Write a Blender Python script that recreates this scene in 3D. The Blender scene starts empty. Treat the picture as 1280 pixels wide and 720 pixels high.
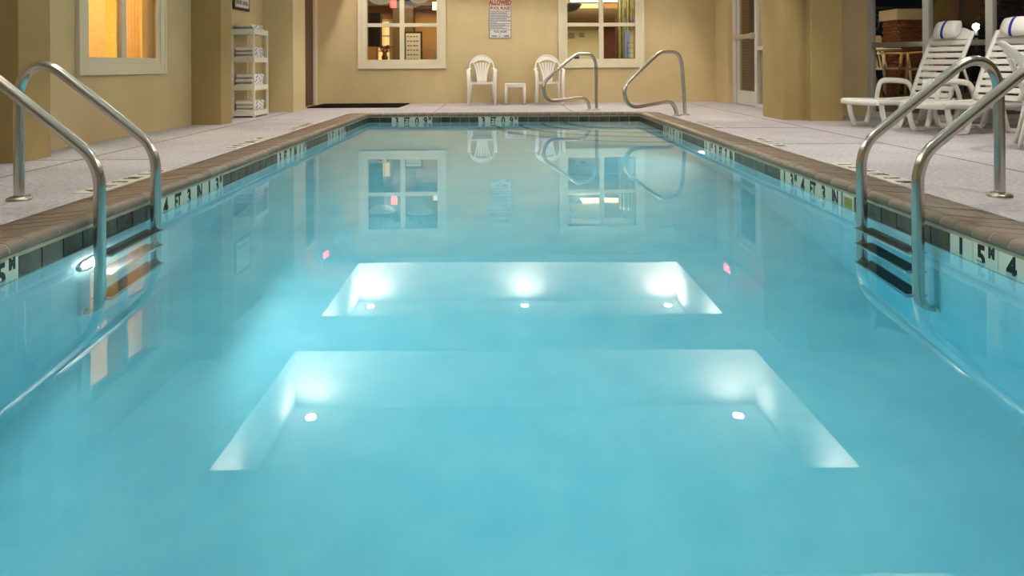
import bpy, math, random
from mathutils import Vector, Matrix
random.seed(7)
PI = math.pi
C = bpy.context.scene.collection
# ------------------------------------------------------------------ camera, world, exposure
# deck level z = 0, water surface z = -0.10, x across the pool, y along it
scene = bpy.context.scene
cam_d = bpy.data.cameras.new('camera'); cam = bpy.data.objects.new('camera', cam_d); C.objects.link(cam)
cam_d.sensor_width = 36; cam_d.lens = 900 / 1280 * 36
cam_d.shift_x = 13 / 1280; cam_d.shift_y = -279 / 1280
cam_d.clip_start = .05; cam_d.clip_end = 200
cam.matrix_world = Matrix.Translation((0, 0, .66)) @ Matrix.Rotation(PI / 2, 4, 'X') @ Matrix.Rotation(-.005, 4, 'Z')
scene.camera = cam
w = bpy.data.worlds.new('night'); scene.world = w; w.use_nodes = True
w.node_tree.nodes['Background'].inputs[0].default_value = (.0025, .003, .004, 1)
w.node_tree.nodes['Background'].inputs[1].default_value = 1.0
vs = scene.view_settings
vs.view_transform = 'Standard'; vs.look = 'None'; vs.gamma = 1; vs.use_curve_mapping = False
EXPOSURE = 0.0
vs.exposure = EXPOSURE
scene.cycles.max_bounces = 14; scene.cycles.diffuse_bounces = 5; scene.cycles.glossy_bounces = 5
scene.cycles.transmission_bounces = 10; scene.cycles.transparent_max_bounces = 16; scene.cycles.volume_bounces = 1
scene.cycles.sample_clamp_indirect = 30.0
scene.cycles.use_denoising = True
WARM = (1.0, .91, .80)
CAN_W, POOL_W, LOBBY_W, ROOM_W, NIGHT_W = 36.0, 9.0, 62.0, 80.0, 34.0
DECK_CAN = 16.0

def light(name, typ, loc, rot, power, color=(1, 1, 1), size=.1, spread=PI, parent=None, shape='DISK', size_y=None, spot=None, blend=.5):
    d = bpy.data.lights.new(name, typ); o = bpy.data.objects.new(name, d); C.objects.link(o)
    d.energy = power; d.color = color
    if typ == 'AREA':
        d.shape = shape; d.size = size; d.spread = spread
        if size_y: d.size_y = size_y
    elif typ == 'SPOT':
        d.spot_size = spot; d.spot_blend = blend; d.shadow_soft_size = size
    else: d.shadow_soft_size = size
    o.location = loc; o.rotation_euler = rot
    if parent: o.parent = parent
    return o

# ------------------------------------------------------------------ materials
M = {}
def mat(name, color, rough=.6, metal=0, noise=0, nscale=8, bump=0, bscale=60, rand=0, spec=.5, emit=None, estr=0, color2=None, bdist=.02):
    m = bpy.data.materials.new(name); m.use_nodes = True; nt = m.node_tree; N = nt.nodes; L = nt.links
    b = N['Principled BSDF']
    b.inputs['Base Color'].default_value = (*color, 1); b.inputs['Roughness'].default_value = rough
    b.inputs['Metallic'].default_value = metal; b.inputs['Specular IOR Level'].default_value = spec
    tc = N.new('ShaderNodeTexCoord'); out = None
    if noise or color2:
        n = N.new('ShaderNodeTexNoise'); n.inputs['Scale'].default_value = nscale; n.inputs['Detail'].default_value = 6
        L.new(tc.outputs['Object'], n.inputs['Vector'])
        mx = N.new('ShaderNodeMix'); mx.data_type = 'RGBA'
        mr = N.new('ShaderNodeMapRange'); mr.inputs[1].default_value = .3; mr.inputs[2].default_value = .7
        L.new(n.outputs['Fac'], mr.inputs[0]); L.new(mr.outputs[0], mx.inputs[0])
        c2 = color2 if color2 else tuple(c * (1 - noise) for c in color)
        mx.inputs[6].default_value = (*c2, 1); mx.inputs[7].default_value = (*color, 1); out = mx.outputs[2]
    if rand:
        oi = N.new('ShaderNodeObjectInfo'); mr = N.new('ShaderNodeMapRange')
        mr.inputs[3].default_value = 1 - rand; mr.inputs[4].default_value = 1 + rand
        L.new(oi.outputs['Random'], mr.inputs[0])
        vm = N.new('ShaderNodeVectorMath'); vm.operation = 'SCALE'
        if out: L.new(out, vm.inputs[0])
        else: vm.inputs[0].default_value = color
        L.new(mr.outputs[0], vm.inputs['Scale']); out = vm.outputs[0]
    if out: L.new(out, b.inputs['Base Color'])
    if bump:
        n2 = N.new('ShaderNodeTexNoise'); n2.inputs['Scale'].default_value = bscale; n2.inputs['Detail'].default_value = 5
        L.new(tc.outputs['Object'], n2.inputs['Vector'])
        bp = N.new('ShaderNodeBump'); bp.inputs['Strength'].default_value = bump; bp.inputs['Distance'].default_value = bdist
        L.new(n2.outputs['Fac'], bp.inputs['Height']); L.new(bp.outputs[0], b.inputs['Normal'])
    if emit: b.inputs['Emission Color'].default_value = (*emit, 1); b.inputs['Emission Strength'].default_value = estr
    M[name] = m; return m

mat('stucco', (.63, .505, .28), .85, noise=.10, nscale=2.5, bump=.35, bscale=120, bdist=.004)
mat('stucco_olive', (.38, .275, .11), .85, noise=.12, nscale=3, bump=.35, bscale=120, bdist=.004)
mat('trim_cream', (.72, .66, .48), .45, noise=.04, nscale=6)
mat('ceiling_white', (.87, .86, .82), .8, noise=.04, nscale=3, bump=.2, bscale=150, bdist=.003)
mat('deck', (.51, .485, .515), .75, noise=.16, nscale=2.2, bump=.5, bscale=170, bdist=.006)
mat('joint', (.10, .09, .09), .9)
mat('coping_brick', (.20, .155, .118), .42, noise=.25, nscale=9, bump=.25, bscale=90, rand=.13, bdist=.004)
mat('grout', (.38, .355, .25), .9, noise=.2, nscale=20)
mat('pool_tile', (.075, .07, .045), .25, noise=.5, nscale=14, bump=.3, bscale=60, rand=.3, bdist=.004)
mat('tile_white', (.62, .66, .54), .25, noise=.05, nscale=12)
mat('tile_olive', (.30, .28, .06), .3, noise=.2, nscale=30)
mat('deck_marker', (.66, .64, .56), .5, noise=.15, nscale=30)
mat('black_letter', (.012, .012, .014), .5)
mat('plaster', (.64, .80, .82), .8, color2=(.46, .69, .75), nscale=4.5, bump=.2, bscale=6, bdist=.03)
mat('nosing', (.10, .22, .33), .4)
mat('steel', (.56, .54, .50), .2, metal=1, bump=.03, bscale=300, bdist=.001)
mat('steel_dull', (.45, .43, .38), .35, metal=1)
mat('white_plastic', (.80, .78, .74), .35, spec=.5)
mat('white_paint', (.74, .72, .62), .4)
mat('rubber', (.02, .02, .022), .6)
mat('mat_black', (.008, .007, .008), 1, spec=.05, bump=.6, bscale=300, bdist=.004)
mat('brown_door', (.09, .035, .02), .35, noise=.3, nscale=4)
mat('alu', (.62, .62, .60), .3, metal=.85)
mat('alu_white', (.62, .61, .57), .4)
mat('kick', (.66, .64, .58), .5)
mat('towel', (.82, .80, .77), .95, bump=.5, bscale=400, bdist=.003)
mat('towel_blue', (.02, .03, .30), .95)
mat('red', (.36, .012, .01), .5)
mat('sign_white', (.70, .69, .66), .4)
mat('ink_blue', (.06, .07, .13), .5)
mat('exit_red', (.9, .05, .03), .4, emit=(1, .03, .06), estr=28)
mat('exit_lobby', (.9, .05, .03), .4, emit=(1, .03, .04), estr=3)
mat('lamp_lens', (1, 1, 1), .4, emit=(1, .95, .85), estr=60)
mat('pool_lens', (1, 1, 1), .4, emit=(1, 1, .97), estr=60)
mat('curtain_orange', (.93, .72, .46), .9, color2=(.88, .63, .37), nscale=18)
mat('wall_yellow', (.85, .78, .25), .8)
mat('lobby_wall', (.55, .30, .11), .8, noise=.1, nscale=3)
mat('lobby_cream', (.66, .62, .40), .8)
mat('lobby_ceiling', (.70, .66, .50), .8)
mat('lobby_brown', (.13, .04, .022), .5, noise=.2, nscale=3)
mat('lobby_beam', (.16, .10, .04), .7)
mat('black_plastic', (.02, .018, .016), .4)
mat('paper', (.68, .66, .60), .8)
mat('lit_pane', (.9, .7, .35), .6, emit=(1, .62, .22), estr=.9)
mat('light_panel', (.9, .88, .8), .6, emit=(1, .92, .72), estr=.7)
mat('bowl_glass', (.55, .52, .42), .4, emit=(1, .85, .6), estr=.25)
mat('dark_bowl', (.05, .045, .035), .5)
mat('curtain_green', (.55, .52, .28), .9, noise=.35, nscale=14)
mat('lit_blue_glass', (.25, .33, .45), .3, emit=(.4, .6, 1), estr=.25)  # weak blue emission stands in for light coming through the glass
mat('screen_blue', (.02, .03, .1), .3, emit=(.05, .12, .5), estr=.6)
mat('wood_tan', (.33, .16, .05), .5)
mat('dark_leaf', (.06, .05, .02), .8)
mat('flower_red', (.25, .04, .02), .8)
mat('brick_red', (.26, .095, .05), .85, noise=.4, nscale=12, bump=.3, bscale=60, rand=.2)
mat('stone_cap', (.62, .60, .56), .7)
mat('stone_tan', (.50, .42, .24), .7)
mat('patio', (.20, .18, .17), .8, noise=.2, nscale=4)
mat('patio_white', (.72, .66, .58), .4)
mat('patio_wood', (.40, .24, .09), .5)
mat('railing', (.02, .02, .02), .5)
mat('street_light', (1, 1, 1), .5, emit=(.8, 1, .95), estr=120)
mat('tree_red', (.20, .03, .015), .9)
mat('shrub', (.03, .05, .02), .9)
mat('iron', (.25, .27, .22), .5)

def rough_deck():
    nt = M['deck'].node_tree; N = nt.nodes; L = nt.links; b = N['Principled BSDF']
    src = b.inputs['Base Color'].links[0].from_socket; tc = [n for n in N if n.type == 'TEX_COORD'][0]
    n = N.new('ShaderNodeTexNoise'); n.inputs['Scale'].default_value = 38; n.inputs['Detail'].default_value = 8; n.inputs['Roughness'].default_value = .7
    L.new(tc.outputs['Object'], n.inputs['Vector'])
    mr = N.new('ShaderNodeMapRange'); mr.inputs[1].default_value = .35; mr.inputs[2].default_value = .65; mr.inputs[3].default_value = .66; mr.inputs[4].default_value = 1.20
    L.new(n.outputs['Fac'], mr.inputs[0])
    vm = N.new('ShaderNodeVectorMath'); vm.operation = 'SCALE'; L.new(src, vm.inputs[0]); L.new(mr.outputs[0], vm.inputs['Scale']); L.new(vm.outputs[0], b.inputs['Base Color'])
rough_deck()
def glass_pane(name, tint=(1, 1, 1), refl=1.0):
    m = bpy.data.materials.new(name); m.use_nodes = True; nt = m.node_tree; N = nt.nodes; L = nt.links; N.remove(N['Principled BSDF'])
    f = N.new('ShaderNodeFresnel'); ge = N.new('ShaderNodeNewGeometry'); mr = N.new('ShaderNodeMapRange')
    mr.inputs[3].default_value = 1.5; mr.inputs[4].default_value = 1 / 1.5; L.new(ge.outputs['Backfacing'], mr.inputs[0]); L.new(mr.outputs[0], f.inputs[0])
    t = N.new('ShaderNodeBsdfTransparent'); t.inputs[0].default_value = (*tint, 1)
    g = N.new('ShaderNodeBsdfGlossy'); g.inputs['Roughness'].default_value = .01
    mx = N.new('ShaderNodeMixShader'); mu = N.new('ShaderNodeMath'); mu.operation = 'MULTIPLY'; mu.inputs[1].default_value = refl; L.new(f.outputs[0], mu.inputs[0]); L.new(mu.outputs[0], mx.inputs[0]); L.new(t.outputs[0], mx.inputs[1]); L.new(g.outputs[0], mx.inputs[2])
    L.new(mx.outputs[0], N['Material Output'].inputs[0]); M[name] = m
glass_pane('pane', (.93, .95, .93)); glass_pane('pane_coated', (.93, .95, .93), .3); glass_pane('pane_dark', (.75, .78, .78))

def water_mat():
    m = bpy.data.materials.new('water'); m.use_nodes = True; nt = m.node_tree; N = nt.nodes; L = nt.links; N.remove(N['Principled BSDF'])
    g = N.new('ShaderNodeBsdfGlass'); g.inputs['IOR'].default_value = 1.33; g.inputs['Roughness'].default_value = 0.0
    tc = N.new('ShaderNodeTexCoord'); n = N.new('ShaderNodeTexNoise'); n.inputs['Scale'].default_value = 1.3; n.inputs['Detail'].default_value = 2
    L.new(tc.outputs['Object'], n.inputs['Vector'])
    bp = N.new('ShaderNodeBump'); bp.inputs['Strength'].default_value = .15; bp.inputs['Distance'].default_value = .004
    L.new(n.outputs['Fac'], bp.inputs['Height']); L.new(bp.outputs[0], g.inputs['Normal'])
    L.new(g.outputs[0], N['Material Output'].inputs['Surface'])
    a = N.new('ShaderNodeVolumeAbsorption'); a.inputs['Color'].default_value = (.0, .81, .945, 1); a.inputs['Density'].default_value = .36
    s = N.new('ShaderNodeVolumeScatter'); s.inputs['Color'].default_value = (.75, .97, 1, 1); s.inputs['Density'].default_value = .025; s.inputs['Anisotropy'].default_value = .3
    ad = N.new('ShaderNodeAddShader'); L.new(a.outputs[0], ad.inputs[0]); L.new(s.outputs[0], ad.inputs[1])
    L.new(ad.outputs[0], N['Material Output'].inputs['Volume'])
    M['water'] = m
water_mat()

def towel_print():
    m = mat('towel_print', (.80, .79, .77), .95); nt = m.node_tree; N = nt.nodes; L = nt.links; b = N['Principled BSDF']
    tc = N.new('ShaderNodeTexCoord'); v = N.new('ShaderNodeTexVoronoi'); v.inputs['Scale'].default_value = 26
    L.new(tc.outputs['Object'], v.inputs['Vector'])
    cr = N.new('ShaderNodeValToRGB'); cr.color_ramp.elements[0].position = .30; cr.color_ramp.elements[0].color = (.05, .06, .22, 1)
    cr.color_ramp.elements[1].position = .38; cr.color_ramp.elements[1].color = (.80, .79, .77, 1)
    L.new(v.outputs['Distance'], cr.inputs[0]); L.new(cr.outputs[0], b.inputs['Base Color'])
towel_print()

# ------------------------------------------------------------------ mesh helpers
def tag(o, label=None, cat=None, group=None, kind=None):
    if label: o['label'] = label
    if cat: o['category'] = cat
    if group: o['group'] = group
    if kind: o['kind'] = kind
    return o
def empty(name, loc=(0, 0, 0), rz=0):
    o = bpy.data.objects.new(name, None); C.objects.link(o); o.location = loc; o.rotation_euler = (0, 0, rz); o.empty_display_size = .1
    return o
def thing(name, label, cat, loc=(0, 0, 0), rz=0, group=None): return tag(empty(name, loc, rz), label, cat, group)

class MB:
    def __init__(s): s.v = []; s.f = []; s.m = []; s.mi = 0; s.sm = []
    def add(s, vs, fs, smooth=False):
        b = len(s.v); s.v += [tuple(p) for p in vs]; s.f += [tuple(b + i for i in f) for f in fs]
        s.m += [s.mi] * len(fs); s.sm += [smooth] * len(fs); return s
    def box(s, x0, x1, y0, y1, z0, z1):
        x0, x1 = sorted((x0, x1)); y0, y1 = sorted((y0, y1)); z0, z1 = sorted((z0, z1))
        v = [(x, y, z) for z in (z0, z1) for (x, y) in ((x0, y0), (x1, y0), (x1, y1), (x0, y1))]
        return s.add(v, [(3, 2, 1, 0), (4, 5, 6, 7), (0, 1, 5, 4), (1, 2, 6, 5), (2, 3, 7, 6), (3, 0, 4, 7)])
    def obox(s, p, ax, ay, az):
        p, ax, ay, az = map(Vector, (p, ax, ay, az))
        v = [p + ax * i + ay * j + az * k for k in (-1, 1) for (i, j) in ((-1, -1), (1, -1), (1, 1), (-1, 1))]
        return s.add(v, [(3, 2, 1, 0), (4, 5, 6, 7), (0, 1, 5, 4), (1, 2, 6, 5), (2, 3, 7, 6), (3, 0, 4, 7)])
    def tube(s, pts, r, n=12, r2=None, cap=True, up=None):
        pts = [Vector(p) for p in pts]; N = len(pts); rings = []
        T = [(pts[min(i + 1, N - 1)] - pts[max(i - 1, 0)]).normalized() for i in range(N)]
        ref = Vector(up) if up else (Vector((0, 0, 1)) if abs(T[0].z) < .9 else Vector((1, 0, 0)))
        a = (ref - T[0] * ref.dot(T[0])).normalized(); vs = []
        for i in range(N):
            a = (a - T[i] * a.dot(T[i])).normalized(); b = T[i].cross(a)
            ra = r[i] if isinstance(r, (list, tuple)) else r
            rb = (r2[i] if isinstance(r2, (list, tuple)) else r2) if r2 else ra
            for k in range(n):
                t = 2 * PI * k / n
                vs.append(pts[i] + a * (ra * math.cos(t)) + b * (rb * math.sin(t)))
        fs = [(i * n + k, i * n + (k + 1) % n, (i + 1) * n + (k + 1) % n, (i + 1) * n + k) for i in range(N - 1) for k in range(n)]
        s.add(vs, fs, True)
        if cap:
            b0 = len(s.v) - N * n
            s.f += [tuple(b0 + k for k in reversed(range(n))), tuple(b0 + (N - 1) * n + k for k in range(n))]; s.m += [s.mi] * 2; s.sm += [False] * 2
        return s
    def lathe(s, prof, c=(0, 0, 0), n=24, axis='Z'):
        vs = []
        for (r, h) in prof:
            for k in range(n):
                t = 2 * PI * k / n; x, y, z = r * math.cos(t), r * math.sin(t), h
                if axis == 'X': x, y, z = z, x, y
                if axis == 'Y': x, y, z = x, z, y
                vs.append((c[0] + x, c[1] + y, c[2] + z))
        P = len(prof)
        s.add(vs, [(i * n + k, i * n + (k + 1) % n, (i + 1) * n + (k + 1) % n, (i + 1) * n + k) for i in range(P - 1) for k in range(n)], True)
        return s
    def prism(s, poly, a, b, plane='XZ'):
        """poly in plane coords, extruded from a to b on the remaining axis"""
        def P(u, v, w): return {'XZ': (u, w, v), 'YZ': (w, u, v), 'XY': (u, v, w)}[plane]
        n = len(poly); vs = [P(u, v, a) for u, v in poly] + [P(u, v, b) for u, v in poly]
        return s.add(vs, [tuple(range(n)), tuple(reversed(range(n, 2 * n)))] + [((i + 1) % n, i, n + i, n + (i + 1) % n) for i in range(n)])
    def mesh(s, name, mats, bevel=0):
        me = bpy.data.meshes.new(name); me.from_pydata(s.v, [], s.f)
        for m in (mats if isinstance(mats, (list, tuple)) else [mats]): me.materials.append(M[m])
        me.polygons.foreach_set('material_index', s.m); me.polygons.foreach_set('use_smooth', s.sm)
        import bmesh
        bm = bmesh.new(); bm.from_mesh(me); bmesh.ops.recalc_face_normals(bm, faces=bm.faces); bm.to_mesh(me); bm.free()
        me.update(); return me
    def build(s, name, mats, parent=None, loc=None, bevel=0):
        o = bpy.data.objects.new(name, s.mesh(name, mats)); C.objects.link(o)
        if parent: o.parent = parent
        if loc: o.location = loc
        if bevel:
            b = o.modifiers.new('bevel', 'BEVEL'); b.width = bevel; b.segments = 2; b.limit_method = 'ANGLE'
        return o
def link_mesh(name, me, parent=None, loc=(0, 0, 0), rot=(0, 0, 0)):
    o = bpy.data.objects.new(name, me); C.objects.link(o); o.location = loc; o.rotation_euler = rot
    if parent: o.parent = parent
    return o
def struct(name, mb, m, parent=None, label=None, bevel=0):
    o = mb.build(name, m, parent, bevel=bevel)
    if not parent: o['kind'] = 'structure'
    if label: o['label'] = label
    return o
def copy_tree(o, parent=None):
    c = o.copy(); C.objects.link(c)
    if parent: c.parent = parent
    for ch in list(o.children): copy_tree(ch, c)
    return c
def chaikin(p, it=2, closed=False):
    p = [Vector(q) for q in p]
    for _ in range(it):
        q = [p[0]]
        for a, b in zip(p, p[1:]): q += [a * .75 + b * .25, a * .25 + b * .75]
        p = q + [p[-1]]
    return p
def text_mesh(name, s, size, m, align='CENTER', ext=.0008, bold=.0, sx=1.0, space=1.0):
    cu = bpy.data.curves.new(name, 'FONT'); cu.body = s; cu.size = size; cu.align_x = align; cu.align_y = 'CENTER'
    cu.extrude = ext; cu.offset = bold; cu.resolution_u = 3; cu.space_line = space
    o = bpy.data.objects.new(name, cu); C.objects.link(o)
    bpy.context.view_layer.update()
    dg = bpy.context.evaluated_depsgraph_get(); me = bpy.data.meshes.new_from_object(o.evaluated_get(dg))
    bpy.data.objects.remove(o); me.materials.clear(); me.materials.append(M[m]); me.name = name
    if sx != 1: me.transform(Matrix.Diagonal((sx, 1, 1, 1)))
    return me
def join_meshes(name, items, m):
    """items: (mesh, matrix) -> one mesh"""
    mb = MB()
    for me, mx in items:
        mb.add([mx @ v.co for v in me.vertices], [tuple(p.vertices) for p in me.polygons])
    return mb.mesh(name, m)

# ------------------------------------------------------------------ room
XL, XR, YF, YN = -1.80, 1.845, 9.66, .30        # pool inner faces
WZ, CZ = -.10, 2.44
COP = .30
def lx(y): return -3.58 + .035 * (y - 5.7)         # slightly skew left wall
BACK_A = math.atan(.05)
def by(x): return 12.45 + .05 * x

# floor: deck round the pool (with saw-cut joints and a bay to the window wall)
f = MB()
for (x0, x1, y0, y1) in ((-6, XL - COP, -4, 13.2), (XR + COP, 8, -4, 13.2), (XL - COP, XR + COP, YF + COP, 13.2), (XL - COP, XR + COP, -4, YN - COP)):
    f.box(x0, x1, y0, y1, -.12, 0)
floor = struct('floor', f, 'deck')
j = MB()
j.box(-3.006, -2.994, -1, 12.2, -.001, .0012); j.box(3.125, 3.137, -1, 12.0, -.001, .0012)
for y in (1.4, 5.1, 8.8): j.box(-3.5, -2.42, y, y + .009, -.001, .0012)
for y in (1.0, 5.9, 7.4): j.box(2.3, 3.13, y, y + .009, -.001, .0012)
for x in (-.95, .98): j.box(x, x + .01, YF + COP, 12.3, -.001, .0012)
j.build('deck_joint', 'joint', floor)

# pool shell
def depth(y): return .80 + .078 * (YF - y)
s = MB()
zb = lambda y: WZ - depth(y)
s.add([(XL, YN, 0), (XL, YF, 0), (XL, YF, zb(YF)), (XL, YN, zb(YN))], [(0, 1, 2, 3)])
s.add([(XR, YN, 0), (XR, YF, 0), (XR, YF, zb(YF)), (XR, YN, zb(YN))], [(3, 2, 1, 0)])
s.add([(XL, YF, 0), (XR, YF, 0), (XR, YF, zb(YF)), (XL, YF, zb(YF))], [(0, 1, 2, 3)])
s.add([(XL, YN, 0), (XR, YN, 0), (XR, YN, zb(YN)), (XL, YN, zb(YN))], [(3, 2, 1, 0)])
s.add([(XL, YN, zb(YN)), (XR, YN, zb(YN)), (XR, YF, zb(YF)), (XL, YF, zb(YF))], [(0, 1, 2, 3)])
shell = struct('pool_floor', s, 'plaster', label='pale plaster pool basin sloping deeper')
for i, (r, z) in enumerate(((1.02, -.215), (1.32, -.38), (1.62, -.55), (1.92, -.72))):
    st = MB(); n = 22
    arc = [(XR - r * math.cos(t), YF - 1.03 * r * math.sin(t)) for t in [PI / 2 * k / n for k in range(n + 1)]]
    st.prism([(XR, YF)] + arc, z, -1.0, 'XY')
    st.build('step', 'plaster', shell)
    ns = MB(); ar2 = [(XR - (r + .006) * math.cos(t), YF - 1.03 * (r + .006) * math.sin(t)) for t in [PI / 2 * k / n for k in range(n + 1)]]; ar3 = [(XR - (r - .045) * math.cos(t), YF - 1.03 * (r - .045) * math.sin(t)) for t in [PI / 2 * k / n for k in range(n + 1)]]
    for k in range(n):
        (a0, b0), (a1, b1), (c1, d1), (c0, d0) = ar2[k], ar2[k + 1], ar3[k + 1], ar3[k]
        ns.add([(a0, b0, z - .03), (a1, b1, z - .03), (a1, b1, z + .004), (a0, b0, z + .004), (c0, d0, z + .004), (c1, d1, z + .004)], [(0, 1, 2, 3), (3, 2, 5, 4)])
    ns.build('step_nosing', 'nosing', shell)

# water body
wb = MB(); wb.box(XL - .03, XR + .03, YN - .03, YF + .03, WZ, -2.2)
water = wb.build('pool_water', 'water'); tag(water, 'still clear turquoise water filling the indoor pool', 'water', kind='structure')

# coping: a mortar bed and single bullnose bricks
bed = MB()
for (x0, x1, y0, y1) in ((XL - COP + .004, XL + .004, YN - COP, YF + COP), (XR - .004, XR + COP - .004, YN - COP, YF + COP), (XL, XR, YF - .004, YF + COP - .004), (XL, XR, YN - COP, YN + .004)):
    bed.box(x0, x1, y0, y1, -.13, -.008)
BP = [(.004, -.1), (.004, -.003), (.10, .0042), (.22, .0154), (.27, .0214), (.29, .021), (.304, .0149), (.3136, .0035), (.3176, -.010), (.3156, -.0185), (.309, -.024), (.28, -.026), (.28, -.1)]
for sx in (0, 1):
    bed.prism([((XL - COP + u) if sx == 0 else (XR + COP - u), v) for u, v in BP], YN, YF, 'XZ')
bed.prism([(YF + COP - u, v) for u, v in BP], XL, XR, 'YZ'); bed.prism([(YN - COP + u, v) for u, v in BP], XL, XR, 'YZ')
coping = struct('coping_floor', bed, 'grout', label='pale mortar bed under the brown bullnose coping bricks')
def coping_brick(length, wdt=.30):
    # local: x from 0 (deck edge) to wdt + .018 (nose), y +-length/2
    p = [(0, -.04), (0, -.001), (.10, .006), (.22, .017), (.27, .023), (.29, .0225), (.305, .016), (.315, .004), (.319, -.010), (.317, -.019), (.310, -.025), (.285, -.027), (.285, -.04)]
    mb = MB(); n = len(p)
    h = length / 2
    vs = [(u, -h, v) for u, v in p] + [(u, h, v) for u, v in p]
    mb.add(vs, [tuple(range(n)), tuple(reversed(range(n, 2 * n)))])
    mb.add(vs, [((i + 1) % n, i, n + i, n + (i + 1) % n) for i in range(n)], True)
    me = mb.mesh('brick', 'coping_brick')
    return me
cb = coping_brick(.0935)
y = YN + .05
while y < YF - .02:
    for sx in (0, 1):
        link_mesh('brick', cb, coping, (XL - COP if sx == 0 else XR + COP, y + random.uniform(-.0012, .0012), random.uniform(-.001, .001)), (0, 0, 0 if sx == 0 else PI))
    y += .1002
nb = 37; p = (XR - XL - .02) / nb
cb2 = coping_brick(p - .006)
for i in range(nb):
    x = XL + .01 + p * (i + .5)
    link_mesh('brick', cb2, coping, (x, YF + COP, random.uniform(-.001, .001)), (0, 0, -PI / 2))
cb3 = coping_brick(p * 3 - .005)
for i in range(0, nb - 1, 3):
    link_mesh('brick', cb3, coping, (XL + .01 + p * (i + 1.5), YN - COP, 0), (0, 0, PI / 2))
for (x, y) in ((XL - COP, YF), (XR, YF), (XL - COP, YN - COP), (XR, YN - COP)):
    q = MB(); q.box(x + .003, x + COP - .003, y + .003, y + COP - .003, -.04, .002); q.build('brick', 'coping_brick', coping)

# waterline tiles and depth markers
TT, TB = -.037, -.166
gs = MB()
gs.box(XL, XL + .004, YN, YF, -.20, -.02); gs.box(XR - .004, XR, YN, YF, -.20, -.02)
gs.box(XL, XR, YF - .004, YF, -.20, -.02); gs.box(XL, XR, YN, YN + .004, -.20, -.02)
for zz in ((-.039, -.024),):
    gs.box(XL, XL + .0115, YN, YF, *zz); gs.box(XR - .0115, XR, YN, YF, *zz); gs.box(XL, XR, YF - .0115, YF, *zz); gs.box(XL, XR, YN, YN + .0115, *zz)
tb = struct('waterline_wall', gs, 'grout', label='pale grout strip carrying dark tiles at the waterline')
P_ = .1345
tmb = MB(); tmb.box(-.0635, .0635, 0, .009, TB, TT)
tm = tmb.mesh('tile', 'pool_tile')
# local +y of the tile mesh points into the pool; rotation per side
ROT = {'L': -PI / 2, 'R': PI / 2, 'F': PI, 'N': 0}
def side_pos(side, a, off=.002):
    return {'L': (XL + off, a, 0), 'R': (XR - off, a, 0), 'F': (a, YF - off, 0), 'N': (a, YN + off, 0)}[side]
GL = {}
def glyph(ch, size=.105, m='black_letter', sx=.8):
    k = (ch, size, m)
    if k not in GL: GL[k] = text_mesh('lettering', ch, size, m, bold=.0045, sx=sx)
    return GL[k]
def marker(side, a0, a1, cells, direction):
    """white tiles a0..a1 along the wall; cells in reading order; direction +1 if reading order runs with +a"""
    n = len(cells); c = (a1 - a0) / n
    mb = MB()
    for i in range(n):
        q = (a0 + c * (i + .5)) - (a0 + a1) / 2
        mb.box(q - c / 2 + .0015, q + c / 2 - .0015, 0, .010, TB, TT)
    o = mb.build('depth_marker', 'tile_white', tb); o.location = side_pos(side, (a0 + a1) / 2, .002); o.rotation_euler = (0, 0, ROT[side])
    items = []
    for i, (ch, small) in enumerate(cells):
        # reading x in local mirrored frame: viewed from the pool (looking along -y local), reading right = -x local
        q = -(c * (i + .5) - (a1 - a0) / 2)
        base = Matrix.Translation((q, .0104, -.088)) @ Matrix.Rotation(PI, 4, 'Z') @ Matrix.Rotation(PI / 2, 4, 'X')
        shift = Matrix.Translation((-.022 if small else 0, 0, 0))
        items.append((glyph(ch, .118, sx=.62 if len(ch) > 1 else .85), base @ shift))
        if small: items.append((glyph(small, .052), base @ Matrix.Translation((.036, .03, 0))))
    me = join_meshes('lettering', items, 'black_letter'); link_mesh('lettering', me, o)
    return o
def cells(ft, inch, m): 
    a = [(str(ft), None), ('FT', None)]
    if inch is not None: a += [(str(inch), None), ('IN', None)]
    return a + [(m[0], None), (m[1], 'M')]
MK = [('L', 1.80, 2.66, cells(4, 11, '15')), ('L', 3.755, 4.61, cells(4, 3, '13')), ('L', 5.73, 6.59, cells(3, 7, '11')), ('L', 7.41, 8.25, cells(3, 1, '09'))]
rc = lambda ft, inch, m: [(m[0], None), (m[1], 'M'), (str(ft), None), ('FT', None), (str(inch), None), ('IN', None)]
MK += [('R', 2.09, 2.95, rc(4, 11, '15')), ('R', 3.895, 4.745, rc(4, 3, '13')), ('R', 5.69, 6.53, rc(3, 7, '11')), ('R', 7.33, 8.18, rc(3, 1, '09'))]
MK += [('F', -1.475, -.935, cells(3, None, '09')), ('F', -.315, .218, cells(3, None, '09'))]
for side, a0, a1, ce in MK: marker(side, a0, a1, ce, 1)
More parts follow.
